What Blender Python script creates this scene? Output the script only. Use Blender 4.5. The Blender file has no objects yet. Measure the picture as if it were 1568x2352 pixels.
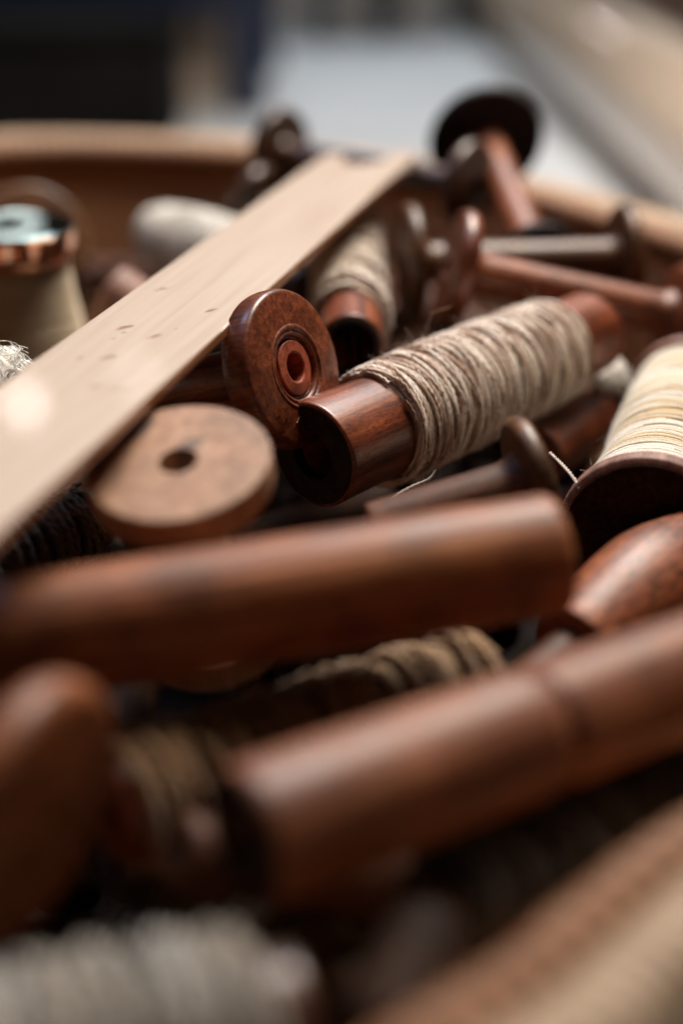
import bpy, bmesh, math, random
import numpy as np
from mathutils import Vector, Matrix, Quaternion

random.seed(7)
S = bpy.context.scene
COL = S.collection

# ------------------------------------------------------------------ camera
CAMZ, PITCH = 0.20, math.radians(25.0)
cd = bpy.data.cameras.new("camera"); cam = bpy.data.objects.new("camera", cd); COL.objects.link(cam)
cam.location = (0, 0, CAMZ); cam.rotation_euler = (math.radians(90) - PITCH, 0, 0)
cd.sensor_fit = 'VERTICAL'; cd.sensor_height = 36.0; cd.lens = 50.0
cd.clip_start = 0.01; cd.clip_end = 60
cd.dof.use_dof = True; cd.dof.focus_distance = 0.462; cd.dof.aperture_fstop = 2.5; cd.dof.aperture_blades = 0
S.camera = cam

# ------------------------------------------------------------------ world and lamps (indoor close-up)
w = bpy.data.worlds.new("World"); S.world = w; w.use_nodes = True
w.node_tree.nodes["Background"].inputs[0].default_value = (0.66, 0.48, 0.36, 1)
w.node_tree.nodes["Background"].inputs[1].default_value = 0.024

def area(name, loc, target, size, power, col, sizey=None):
    l = bpy.data.lights.new(name, 'AREA'); l.energy = power; l.color = col
    l.shape = 'RECTANGLE'; l.size = size; l.size_y = sizey or size
    o = bpy.data.objects.new(name, l); COL.objects.link(o); o.location = loc
    o.rotation_euler = (Vector(target) - Vector(loc)).to_track_quat('-Z', 'Y').to_euler()
    return o
def bulb(name, loc, radius, power, col):
    l = bpy.data.lights.new(name, 'POINT'); l.energy = power; l.color = col; l.shadow_soft_size = radius
    o = bpy.data.objects.new(name, l); COL.objects.link(o); o.location = loc
    return o
area("roof_window", (0.24, 0.96, 1.04), (0.0, 0.50, 0.0), 0.52, 26.0, (1.0, 0.88, 0.75), 0.52)
area("side_window", (-0.60, 0.85, 1.00), (0.0, 0.45, 0.02), 0.26, 2.4, (0.55, 0.64, 1.0), 0.34)
area("far_window", (0.30, 2.7, 2.6), (0.1, 2.3, -0.1), 1.2, 62.0, (0.80, 0.90, 1.0), 1.2)
bulb("ceiling_lamp", (-0.71, 3.0, 1.06), 0.022, 0.32, (1.0, 0.94, 0.86))
bulb("ceiling_lamp", (-0.69, 3.0, 0.645), 0.020, 0.12, (1.0, 0.96, 0.9))
bulb("ceiling_lamp", (0.15, 4.2, 0.52), 0.05, 16.0, (1.0, 0.96, 0.92))
bulb("ceiling_lamp", (-0.45, 3.0, 0.99), 0.016, 0.09, (1.0, 0.94, 0.86))

vs = S.view_settings
vs.view_transform = 'Standard'; vs.look = 'None'; vs.exposure = 0.0; vs.gamma = 1.0; vs.use_curve_mapping = False
S.cycles.use_denoising = True

# ------------------------------------------------------------------ helpers
K = 0.36 / 1176.0
SP, CP = math.sin(PITCH), math.cos(PITCH)
def at(px, py, d):
    """point of the place seen at picture position px,py (1568 wide) at d metres in front of the lens"""
    u, v = (px - 784) * K, (1176 - py) * K
    return Vector((u * d, d * (CP + v * SP), CAMZ + d * (-SP + v * CP)))
def on_plane(px, py, z):
    v = (1176 - py) * K
    return at(px, py, (CAMZ - z) / (SP - v * CP))
def camdir(r, u, t):
    return Vector((r, u * SP - t * CP, u * CP + t * SP)).normalized()

CAPS = []
def tag(o, label, cat, group=None):
    o["label"] = label; o["category"] = cat
    if group: o["group"] = group
    return o
def empty(name, loc, quat=None):
    o = bpy.data.objects.new(name, None); COL.objects.link(o); o.location = loc
    o.empty_display_size = 0.01
    if quat is not None:
        o.rotation_mode = 'QUATERNION'; o.rotation_quaternion = quat
    return o
def quat_z(d, roll=0.0):
    return Vector((0, 0, 1)).rotation_difference(Vector(d).normalized()) @ Quaternion((0, 0, 1), roll)
def link_mesh(name, me, mat, parent=None, kind=None):
    o = bpy.data.objects.new(name, me); COL.objects.link(o)
    if mat: me.materials.append(mat)
    if parent: o.parent = parent
    if kind: o["kind"] = kind
    return o
def finish(me, angle=35):
    bm = bmesh.new(); bm.from_mesh(me)
    bmesh.ops.recalc_face_normals(bm, faces=bm.faces)
    for f in bm.faces: f.smooth = True
    bm.to_mesh(me); bm.free()
    me.set_sharp_from_angle(angle=math.radians(angle))
    return me
def fillet(poly, n=5):
    """poly: (r, z, round) corners of a closed profile -> points with rounded corners"""
    out = []; N = len(poly)
    for i in range(N):
        p = Vector(poly[i][:2]); f = poly[i][2] if len(poly[i]) > 2 else 0
        a = Vector(poly[i - 1][:2]) - p; b = Vector(poly[(i + 1) % N][:2]) - p
        if f <= 0 or a.length < 1e-7 or b.length < 1e-7:
            out.append(p); continue
        f = min(f, a.length * .48, b.length * .48)
        q0, q1 = p + a.normalized() * f, p + b.normalized() * f
        if a.length > f * 3: out.append(p + a.normalized() * f * 1.25)
        for k in range(n + 1):
            t = k / n
            out.append(q0 * (1 - t) ** 2 + p * 2 * t * (1 - t) + q1 * t * t)
        if b.length > f * 3: out.append(p + b.normalized() * f * 1.25)
    return out
def lathe(poly, seg=64, n=5, wob=0.0, closed=True, angle=35):
    pts = fillet(poly, n); V = []; F = []; M = len(pts)
    ph = random.uniform(0, 6.28)
    for p in pts:
        for k in range(seg):
            a = 2 * math.pi * k / seg
            r = p[0] * (1 + wob * math.sin(2 * a + ph) + wob * .5 * math.sin(3 * a + 2 * ph + p[1] * 60))
            V.append((r * math.cos(a), r * math.sin(a), p[1]))
    for i in range(M):
        j = (i + 1) % M
        if j == 0 and not closed: break
        for k in range(seg):
            l = (k + 1) % seg
            F.append((i * seg + k, i * seg + l, j * seg + l, j * seg + k))
    me = bpy.data.meshes.new("turned"); me.from_pydata(V, [], F)
    return finish(me, angle)

# ------------------------------------------------------------------ materials
def nt(name):
    m = bpy.data.materials.new(name); m.use_nodes = True
    t = m.node_tree; b = t.nodes["Principled BSDF"]
    return m, t, b, t.nodes, t.links
def ramp(N, stops):
    r = N.new("ShaderNodeValToRGB"); e = r.color_ramp.elements
    e[0].position, e[0].color = stops[0][0], (*stops[0][1], 1)
    e[1].position, e[1].color = stops[-1][0], (*stops[-1][1], 1)
    for p, c in stops[1:-1]:
        x = e.new(p); x.color = (*c, 1)
    return r
def mixc(N, L, fac, a, b, mode='MIX'):
    m = N.new("ShaderNodeMix"); m.data_type = 'RGBA'; m.blend_type = mode
    for sock, val in ((m.inputs[0], fac), (m.inputs[6], a), (m.inputs[7], b)):
        if hasattr(val, "links") or hasattr(val, "is_linked"): L.new(val, sock)
        elif isinstance(val, tuple): sock.default_value = (*val, 1)
        else: sock.default_value = val
    return m.outputs[2]
def mathn(N, L, op, a, b=0.0, c=None):
    m = N.new("ShaderNodeMath"); m.operation = op
    for s, v in zip(m.inputs, (a, b, c)):
        if v is None: continue
        if hasattr(v, "is_linked"): L.new(v, s)
        else: s.default_value = v
    return m.outputs[0]
def wood(name, dark, mid, light, rough=0.38, coat=0.25, coat_rough=0.22, grain=420, along=0.05, speck=0.5, blotch=0.6, bump=0.12, spk=1500, spec=.5):
    m, t, b, N, L = nt(name)
    tc = N.new("ShaderNodeTexCoord"); oi = N.new("ShaderNodeObjectInfo")
    add = N.new("ShaderNodeVectorMath"); add.operation = 'ADD'
    sc = N.new("ShaderNodeVectorMath"); sc.operation = 'SCALE'; sc.inputs[0].default_value = (1, .7, .4); L.new(oi.outputs["Random"], sc.inputs["Scale"])
    L.new(tc.outputs["Object"], add.inputs[0]); L.new(sc.outputs[0], add.inputs[1])
    mp = N.new("ShaderNodeMapping"); mp.inputs["Scale"].default_value = (1, 1, along); L.new(add.outputs[0], mp.inputs[0])
    g = N.new("ShaderNodeTexNoise"); g.inputs["Scale"].default_value = grain; g.inputs["Detail"].default_value = 7; g.inputs["Roughness"].default_value = .62; g.inputs["Distortion"].default_value = .4; L.new(mp.outputs[0], g.inputs[0])
    bl = N.new("ShaderNodeTexNoise"); bl.inputs["Scale"].default_value = 55; bl.inputs["Detail"].default_value = 4; L.new(add.outputs[0], bl.inputs[0])
    r = ramp(N, [(.34, dark), (.50, mid), (.66, light)]); L.new(g.outputs[0], r.inputs[0])
    br = ramp(N, [(.32, (1 - blotch,) * 3), (.62, (1.12,) * 3)]); L.new(bl.outputs[0], br.inputs[0])
    c = mixc(N, L, 1.0, r.outputs[0], br.outputs[0], 'MULTIPLY')
    mp2 = N.new("ShaderNodeMapping"); mp2.inputs["Scale"].default_value = (1, 1, .28); L.new(add.outputs[0], mp2.inputs[0])
    sp = N.new("ShaderNodeTexNoise"); sp.inputs["Scale"].default_value = spk; sp.inputs["Detail"].default_value = 2; L.new(mp2.outputs[0], sp.inputs[0])
    sr = ramp(N, [(.35, (1 - speck,) * 3), (.50, (1, 1, 1))]); L.new(sp.outputs[0], sr.inputs[0])
    c = mixc(N, L, 1.0, c, sr.outputs[0], 'MULTIPLY')
    L.new(c, b.inputs["Base Color"])
    rr = N.new("ShaderNodeMapRange"); rr.inputs[3].default_value = rough - .08; rr.inputs[4].default_value = rough + .14; L.new(bl.outputs[0], rr.inputs[0]); L.new(rr.outputs[0], b.inputs["Roughness"])
    b.inputs["Specular IOR Level"].default_value = spec; b.inputs["Coat Weight"].default_value = coat; b.inputs["Coat Roughness"].default_value = coat_rough
    bp = N.new("ShaderNodeBump"); bp.inputs["Strength"].default_value = bump; bp.inputs["Distance"].default_value = .0006
    hsum = mathn(N, L, 'ADD', g.outputs[0], mathn(N, L, 'MULTIPLY', sp.outputs[0], .5)); L.new(hsum, bp.inputs["Height"]); L.new(bp.outputs[0], b.inputs["Normal"])
    return m

W_RED = wood("red_brown_wood", (.078, .014, .004), (.19, .040, .011), (.31, .083, .025), rough=.40, coat=.28, coat_rough=.18, blotch=.5)
W_CHEST = wood("chestnut_wood", (.115, .029, .008), (.27, .079, .024), (.42, .160, .056), rough=.50, coat=.06, coat_rough=.3, blotch=.48, speck=.3, spec=.40, along=.03)
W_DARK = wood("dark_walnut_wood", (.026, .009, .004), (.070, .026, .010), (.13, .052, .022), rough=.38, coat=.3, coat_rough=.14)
W_OLIVE = wood("olive_brown_wood", (.050, .017, .004), (.12, .044, .011), (.20, .084, .024), rough=.44, coat=.14, coat_rough=.16, spec=.4)
W_PALE = wood("bare_tan_wood", (.255, .132, .075), (.365, .20, .120), (.455, .27, .172), rough=.62, coat=0, grain=260, speck=.18, blotch=.18, bump=.08)
W_SPECK = wood("speckled_red_wood", (.17, .042, .013), (.25, .066, .021), (.34, .108, .038), rough=.46, coat=.12, coat_rough=.3, speck=.7, blotch=.35, bump=.45, spk=800)
W_MAHOG = wood("mahogany_wood", (.090, .024, .009), (.21, .063, .024), (.35, .140, .060), rough=.50, coat=.06, coat_rough=.3, blotch=.32, speck=.3, spec=.45, along=.03)
W_MATTE = wood("matte_brown_wood", (.05, .017, .007), (.11, .038, .016), (.18, .066, .030), rough=.55, coat=0, spec=.3)
W_BURIED = wood("shade_dark_wood", (.014, .006, .003), (.032, .013, .006), (.06, .025, .012), rough=.7, coat=0, spec=.15)  # shade of gaps and turned-away ends put into the wood colour
W_BUSH = wood("bushing_red_wood", (.24, .040, .014), (.38, .072, .028), (.48, .11, .045), rough=.55, coat=0, speck=.4)
W_ROSE = wood("dusty_rose_wood", (.17, .075, .05), (.27, .13, .095), (.36, .20, .155), rough=.55, coat=.05, speck=.45, blotch=.3)
W_BLACK = wood("near_black_wood", (.008, .004, .003), (.018, .009, .006), (.035, .018, .011), rough=.6, coat=.0, spec=.2)  # shade painted in on bobbin ends and basket base; leaning flange truly black

def yarn_mat(name, cols, sheen=.35, twist=0):
    m, t, b, N, L = nt(name)
    at_ = N.new("ShaderNodeAttribute"); at_.attribute_name = "tone"
    r = ramp(N, [(i / (len(cols) - 1), c) for i, c in enumerate(cols)]); L.new(at_.outputs["Fac"], r.inputs[0])
    tc = N.new("ShaderNodeTexCoord")
    n = N.new("ShaderNodeTexNoise"); n.inputs["Scale"].default_value = 2200; n.inputs["Detail"].default_value = 3; L.new(tc.outputs["Object"], n.inputs[0])
    nr = ramp(N, [(.3, (.72,) * 3), (.65, (1.08,) * 3)]); L.new(n.outputs[0], nr.inputs[0])
    c = mixc(N, L, 1.0, r.outputs[0], nr.outputs[0], 'MULTIPLY'); L.new(c, b.inputs["Base Color"])
    b.inputs["Roughness"].default_value = .85; b.inputs["Sheen Weight"].default_value = sheen; b.inputs["Sheen Roughness"].default_value = .5
    b.inputs["Specular IOR Level"].default_value = .2
    bp = N.new("ShaderNodeBump"); bp.inputs["Strength"].default_value = .5; bp.inputs["Distance"].default_value = .0004; L.new(n.outputs[0], bp.inputs["Height"]); L.new(bp.outputs[0], b.inputs["Normal"])
    return m
Y_LINEN = yarn_mat("heathered_linen_yarn", [(.28, .158, .098), (.63, .460, .355), (.88, .750, .645), (.94, .855, .765)])
Y_CREAM = yarn_mat("cream_straw_yarn", [(.50, .29, .12), (.64, .48, .28), (.74, .66, .53), (.80, .75, .66)])
Y_WOOL = yarn_mat("shaded_white_wool_yarn", [(.20, .155, .11), (.30, .26, .21), (.38, .37, .35)], sheen=.3)  # off-white wool, dimmer light of the near corner put into its colour
Y_TAN = yarn_mat("golden_tan_yarn", [(.17, .090, .040), (.27, .155, .072), (.37, .23, .12)])
Y_GOLD = yarn_mat("pale_gold_thread", [(.50, .36, .22), (.68, .54, .38), (.78, .66, .50)], sheen=.2)
Y_WHITE = yarn_mat("off_white_wool_yarn", [(.62, .57, .50), (.76, .73, .68), (.84, .82, .79)], sheen=.5)
Y_GREY = yarn_mat("charcoal_grey_yarn", [(.012, .012, .013), (.035, .036, .04), (.14, .16, .19)])
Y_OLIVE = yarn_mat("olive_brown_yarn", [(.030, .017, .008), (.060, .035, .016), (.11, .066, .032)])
Y_PINK = yarn_mat("pale_beige_yarn", [(.50, .39, .31), (.66, .56, .47), (.78, .70, .62)])

def plain(name, col, rough=.6, metal=0.0, noise=0.0, scale=40, coat=0.0):
    m, t, b, N, L = nt(name)
    b.inputs["Roughness"].default_value = rough; b.inputs["Metallic"].default_value = metal; b.inputs["Coat Weight"].default_value = coat
    tc = N.new("ShaderNodeTexCoord"); n = N.new("ShaderNodeTexNoise"); n.inputs["Scale"].default_value = scale; n.inputs["Detail"].default_value = 5
    L.new(tc.outputs["Object"], n.inputs[0])
    r = ramp(N, [(.3, tuple(c * (1 - noise) for c in col)), (.7, tuple(min(1, c * (1 + noise)) for c in col))]); L.new(n.outputs[0], r.inputs[0]); L.new(r.outputs[0], b.inputs["Base Color"])
    return m
M_CHROME = plain("reflection_tinted_chrome", (.42, .58, .60), .07, 1.0, .02)  # teal tint paints a reflected surround into the chrome
M_REFLECT = plain("warm_reflection_metal", (.90, .50, .34), .10, 1.0, .03)  # copper tone paints the warm wood's reflection into the cap side
M_NAVY = plain("navy_paint", (.005, .013, .042), .45, 0, .2)
M_CHAR = plain("charcoal_board", (.006, .005, .005), .8, 0, .25, 12)
M_BLACK = plain("black_cloth", (.006, .006, .008), .8, 0, .3, 20)
M_CARTON = plain("beige_board", (.42, .33, .25), .7, 0, .12, 12)
M_GREYP = plain("grey_blue_paint", (.06, .065, .085), .5, 0, .2)
for m_ in (M_CHAR, M_BLACK): m_.node_tree.nodes["Principled BSDF"].inputs["Specular IOR Level"].default_value = .08
M_BROWN = plain("dark_brown_board", (.13, .050, .018), .5, 0, .3, 15)

# ------------------------------------------------------------------ yarn
def smooth_noise(n, step, rng):
    k = max(2, int(n / step) + 2); a = rng.uniform(-1, 1, k)
    return np.interp(np.linspace(0, k - 1.001, n), np.arange(k), a)
def tubes(paths, radii, tones, sides=5):
    """paths: list of (n,3) arrays -> one mesh of round strands with a 'tone' attribute"""
    V = []; F = []; T = []; off = 0
    for P, R, C in zip(paths, radii, tones):
        n = len(P); tan = np.gradient(P, axis=0); tan /= np.linalg.norm(tan, axis=1)[:, None] + 1e-12
        up = P * np.array([1, 1, 0]) + 1e-9; up -= tan * np.sum(up * tan, 1)[:, None]
        up /= np.linalg.norm(up, axis=1)[:, None] + 1e-12
        sd = np.cross(tan, up)
        a = np.arange(sides) * 2 * math.pi / sides
        ring = P[:, None, :] + (np.cos(a)[None, :, None] * up[:, None, :] + np.sin(a)[None, :, None] * sd[:, None, :]) * np.asarray(R).reshape(-1, 1, 1)
        V.append(ring.reshape(-1, 3)); T.append(np.repeat(C, sides))
        i = np.arange(n - 1)[:, None] * sides + off; k = np.arange(sides)[None, :]; l = (k + 1) % sides
        F.append(np.stack([i + k, i + l, i + sides + l, i + sides + k], -1).reshape(-1, 4))
        off += n * sides
    V = np.concatenate(V); F = np.concatenate(F); T = np.concatenate(T)
    me = bpy.data.meshes.new("strands")
    me.vertices.add(len(V)); me.vertices.foreach_set("co", V.astype(np.float32).ravel())
    me.loops.add(F.size); me.loops.foreach_set("vertex_index", F.astype(np.int32).ravel())
    me.polygons.add(len(F)); me.polygons.foreach_set("loop_start", np.arange(0, F.size, 4, dtype=np.int32))
    me.update(calc_edges=True)
    me.polygons.foreach_set("use_smooth", np.ones(len(F), dtype=bool))
    a = me.attributes.new("tone", 'FLOAT', 'POINT'); a.data.foreach_set("value", T.astype(np.float32))
    me.validate()
    return me
def wind(core, z0, z1, ry, passes, pitch, jitter=.6, grow=.3, seg=44, plies=2, twist=.006, seed=1, tone_step=30, tone_mid=.55, tone_amp=.35, turn_tone=.0, sides=5):
    """yarn wound to and fro over a core; core(z) gives the radius below the yarn"""
    rng = np.random.default_rng(seed); P = []; Rr = []; C = []
    for k in range(passes):
        turns = max(1.0, (z1 - z0) / pitch); n = int(turns * seg)
        th = np.linspace(0, 2 * math.pi * turns, n) + rng.uniform(0, 6.28)
        z = np.linspace(z0, z1, n)
        if k % 2: z = z[::-1]
        edge = np.clip(np.minimum(z - z0, z1 - z) / (pitch * .6), 0, 1)
        z = z + smooth_noise(n, seg * .37, rng) * pitch * jitter * edge
        z = np.clip(z, z0, z1)
        r = np.array([core(a) for a in z]) + ry * (.8 + grow * k) + smooth_noise(n, seg * .23, rng) * ry * .25
        s = np.arange(n) * (2 * math.pi * float(np.mean(r)) / seg)
        tone = np.clip(tone_mid + tone_amp * smooth_noise(n, tone_step, rng) + turn_tone * np.interp(z, np.linspace(z0, z1, 24), rng.uniform(-1, 1, 24)), 0, 1)
        rad = ry * (1 + .18 * smooth_noise(n, seg * .15, rng))
        if plies == 1:
            P.append(np.stack([r * np.cos(th), r * np.sin(th), z], 1)); Rr.append(rad); C.append(tone)
        else:
            drift = 5.0 * smooth_noise(n, seg * .8, rng)
            for q in range(plies):
                a = drift + s / twist * 2 * math.pi + q * 2 * math.pi / plies
                o = rad * .52; rr = r + o * np.cos(a); zz = z + o * np.sin(a)
                P.append(np.stack([rr * np.cos(th), rr * np.sin(th), zz], 1)); Rr.append(rad * .62); C.append(np.clip(tone + (.08 if q else -.08), 0, 1))
    return tubes(P, Rr, C, sides)
def hairs(core, z0, z1, count, length, rad, seed=2, tone=.8):
    rng = np.random.default_rng(seed); P = []; R = []; C = []
    for i in range(count):
        z = rng.uniform(z0, z1); a = rng.uniform(0, 6.28); r = core(z)
        d = np.array([rng.normal(0, .8) - math.sin(a) * rng.uniform(-1.5, 1.5) + math.cos(a) * .55, rng.normal(0, .8) + math.cos(a) * rng.uniform(-1.5, 1.5) + math.sin(a) * .55, rng.normal(0, .7)])
        d /= np.linalg.norm(d); p = np.array([r * math.cos(a), r * math.sin(a), z]); l = length * rng.uniform(.3, 1.3)
        bend = rng.normal(0, .5, 3); t = np.linspace(0, 1, 5)[:, None]
        P.append(p + d * l * t + bend * l * t * t); R.append(rad * (1 - .6 * t[:, 0])); C.append(np.full(5, tone))
    return tubes(P, R, C, 3)

def strand(name, pts, r, mat, parent=None, tone=.6, plies=2, twist=.004, seed=3):
    """a loose thread through world points (or local ones when parented at identity)"""
    pts = [Vector(p) for p in pts]; out = []
    for i in range(len(pts) - 1):
        p0, p1, p2, p3 = pts[max(i - 1, 0)], pts[i], pts[i + 1], pts[min(i + 2, len(pts) - 1)]
        for k in range(14):
            t = k / 14
            out.append(.5 * ((2 * p1) + (p2 - p0) * t + (2 * p0 - 5 * p1 + 4 * p2 - p3) * t * t + (3 * p1 - p0 - 3 * p2 + p3) * t ** 3))
    out.append(pts[-1]); A = np.array([tuple(p) for p in out])
    s = np.concatenate([[0], np.cumsum(np.linalg.norm(np.diff(A, axis=0), axis=1))])
    n = max(30, int(s[-1] / .0006)); A = np.stack([np.interp(np.linspace(0, s[-1], n), s, A[:, j]) for j in range(3)], 1)
    S_ = np.linspace(0, s[-1], n); P = []
    for q in range(plies):
        a = S_ / twist * 6.283 + q * math.pi
        P.append(A + np.stack([np.cos(a), np.sin(a) * .4, np.sin(a)], 1) * r * (.5 if plies > 1 else 0))
    me = tubes(P, [np.full(n, r * (.65 if plies > 1 else 1))] * plies, [np.full(n, tone)] * plies, 5)
    return link_mesh(name, me, mat, parent)
def world_child(o, parent):
    o.parent = parent
    bpy.context.view_layer.update()
    o.matrix_parent_inverse = parent.matrix_world.inverted()

# ------------------------------------------------------------------ turned things
def flange_mesh(R, t, bore, rnd=None, dish=.0, groove=True, seg=72):
    rnd = rnd if rnd is not None else t * .45
    poly = [(bore, 0, .0006)]
    if groove:
        poly += [(R * .40, 0, .0002), (R * .415, .0007, .0002), (R * .44, .0007, .0002), (R * .455, 0, .0002)]
    poly += [(R, dish, rnd), (R, t - dish * .5, rnd), (R * .5, t, .001), (bore, t, .0004)]
    return lathe(poly, seg, 6, wob=.003)
def spool(name, label, p0, p1, R0, R1, t, rs, mat, mat_s=None, bore=.0045, cat="bobbin", group=None, single=False, groove=True, roll=0, rnd=None, caps=True, seg=72, waist=0.0):
    """two-flanged bobbin from the outer face of one flange (p0) to that of the other (p1)"""
    p0, p1 = Vector(p0), Vector(p1); Lh = (p1 - p0).length
    root = empty(name, p0, quat_z(p1 - p0, roll)); tag(root, label, cat, group)
    f = link_mesh("flange", flange_mesh(R0, t, bore, rnd, .0008, groove, seg), mat, root)
    if not single:
        g = link_mesh("flange", flange_mesh(R1, t, bore, rnd, .0008, groove, seg), mat, root)
        g.location = (0, 0, Lh); g.rotation_euler = (math.pi, 0, 0)
        poly = [(bore, t - .0005), (rs * 1.25, t - .0005), (rs, t + .004, .002), (rs * (1 - waist), Lh / 2, .02), (rs, Lh - t - .004, .002), (rs * 1.25, Lh - t + .0005), (bore, Lh - t + .0005)]
    else:
        poly = [(bore, t - .0005), (rs * 1.25, t - .0005), (rs, t + .004, .002), (rs * .94, Lh, .002), (bore, Lh, .001)]
    link_mesh("shaft", lathe(poly, 48, 5, wob=.002), mat_s or mat, root)
    if caps:
        ax = (p1 - p0).normalized(); e = t / 2
        CAPS.append((p0 + ax * e, p0 + ax * (e + .001), R0))
        if not single: CAPS.append((p1 - ax * e, p1 - ax * (e + .001), R1))
        CAPS.append((p0, p1, rs))
    return root
def quill(name, label, p0, p1, R0, R1, mat, hole=.45, depth=.03, cat="bobbin", group=None, rings=(), roll=0, rnd=.0025, yarn=None, capR=None, seg=72, end_shade=None):
    """hollow wooden quill; R0 radius at p0, R1 at p1; rings: (t, depth, width) turned grooves; yarn: dict for wind()"""
    p0, p1 = Vector(p0), Vector(p1); Lh = (p1 - p0).length
    root = empty(name, p0, quat_z(p1 - p0, roll)); tag(root, label, cat, group)
    h = R0 * hole; poly = [(h * .85, depth, .0005), (h, 0, .0008), (R0, 0, rnd)]
    for tt, dp, wd in sorted(rings):
        z = tt * Lh; R = R0 + (R1 - R0) * tt
        poly += [(R, z - wd, wd * .5), (R - dp, z, wd * .7), (R, z + wd, wd * .5)]
    h1 = R1 * hole
    poly += [(R1, Lh, rnd), (h1, Lh, .0008), (h1 * .85, Lh - depth * .5, .0005)]
    tube = link_mesh("tube", lathe(poly, seg, 6, wob=.003), mat, root)
    if end_shade:  # dark ring paints the shade of the end face into its colour
        link_mesh("end_shade", lathe([(h * .98, .004), (h * 1.0, -.0003, .0003), (R0 - .0012, -.0003, .0004), (R0 - .0012, .001)], seg, 3), end_shade, tube)
    if yarn:
        y = dict(yarn); ym = y.pop("mat"); z0 = y.pop("t0") * Lh; z1 = y.pop("t1") * Lh; fz = y.pop("fuzz", 0); bulge = y.pop("bulge", 0.0)
        core = lambda z: R0 + (R1 - R0) * z / Lh + bulge * math.sin(math.pi * min(1, max(0, (z - z0) / (z1 - z0)))) ** .6
        yw = link_mesh("yarn_winding", wind(core, z0, z1, **y), ym, root)
        under = y["ry"] * .5
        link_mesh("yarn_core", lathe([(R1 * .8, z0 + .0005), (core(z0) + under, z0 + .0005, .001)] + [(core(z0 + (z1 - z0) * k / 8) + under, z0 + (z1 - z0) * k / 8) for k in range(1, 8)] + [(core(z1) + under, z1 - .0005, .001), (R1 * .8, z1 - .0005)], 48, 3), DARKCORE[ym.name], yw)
        if fz:
            rr = y["ry"] * (.8 + y.get("grow", .3) * y["passes"])
            link_mesh("yarn_fuzz", hairs(lambda z: core(z) + rr, z0, z1, fz, .0034, .00006, seed=y.get("seed", 1) + 50), ym, yw, kind="stuff")
    CAPS.append((p0, p1, capR or max(R0, R1) + (.003 if yarn else 0)))
    return root
DARKCORE = {}
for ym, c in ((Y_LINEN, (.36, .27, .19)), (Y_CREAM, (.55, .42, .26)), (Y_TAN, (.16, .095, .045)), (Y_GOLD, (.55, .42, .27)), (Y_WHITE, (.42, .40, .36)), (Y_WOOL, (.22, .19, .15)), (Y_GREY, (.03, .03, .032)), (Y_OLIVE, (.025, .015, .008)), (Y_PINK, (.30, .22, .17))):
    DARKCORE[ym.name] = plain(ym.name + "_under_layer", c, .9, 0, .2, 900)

# ================================================================== SETTING
FLOOR = -0.13
def floor_mat():
    m, t, b, N, L = nt("pale_stone_floor")
    tc = N.new("ShaderNodeTexCoord"); n = N.new("ShaderNodeTexNoise"); n.inputs["Scale"].default_value = 3.2; n.inputs["Detail"].default_value = 6; L.new(tc.outputs["Object"], n.inputs[0])
    r = ramp(N, [(.3, (.58, .58, .58)), (.7, (.74, .74, .73))]); L.new(n.outputs[0], r.inputs[0]); L.new(r.outputs[0], b.inputs["Base Color"])
    b.inputs["Roughness"].default_value = .45
    return m
me = bpy.data.meshes.new("floor"); me.from_pydata([(-9, -4, FLOOR), (9, -4, FLOOR), (9, 14, FLOOR), (-9, 14, FLOOR)], [], [(0, 1, 2, 3)])
fl = link_mesh("floor", me, floor_mat()); fl["kind"] = "structure"

# ------------------------------------------------------------------ basket
RIMZ = 0.03
ctrl = [(.0216 * 1.13, .152 * 1.13), (.0437 * 1.13, .173 * 1.13), (.0674 * 1.13, .196 * 1.13), (.140, .268), (.205, .36), (.228, .47), (.212, .60), (.163, .712), (.096, .815), (.016, .879),
        (-.085, .934), (-.225, .938), (-.36, .86), (-.46, .70), (-.49, .50), (-.44, .30), (-.33, .155), (-.19, .095), (-.07, .105)]
def loop_points(n):
    C = np.array(ctrl); m = len(C); out = []
    for i in range(m):
        a, b, c, d = C[i - 1], C[i], C[(i + 1) % m], C[(i + 2) % m]
        for k in range(40):
            t = k / 40
            out.append(.5 * (2 * b + (c - a) * t + (2 * a - 5 * b + 4 * c - d) * t * t + (3 * b - a - 3 * c + d) * t ** 3))
    P = np.array(out); P2 = np.vstack([P, P[:1]]); s = np.concatenate([[0], np.cumsum(np.linalg.norm(np.diff(P2, axis=0), axis=1))])
    q = np.linspace(0, s[-1], n, endpoint=False)
    L_ = np.stack([np.interp(q, s, P2[:, j]) for j in range(2)], 1)
    tan = np.roll(L_, -1, 0) - np.roll(L_, 1, 0); tan /= np.linalg.norm(tan, axis=1)[:, None]
    return L_, np.stack([tan[:, 1], -tan[:, 0]], 1), s[-1]      # outward normal (ccw loop)
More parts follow.
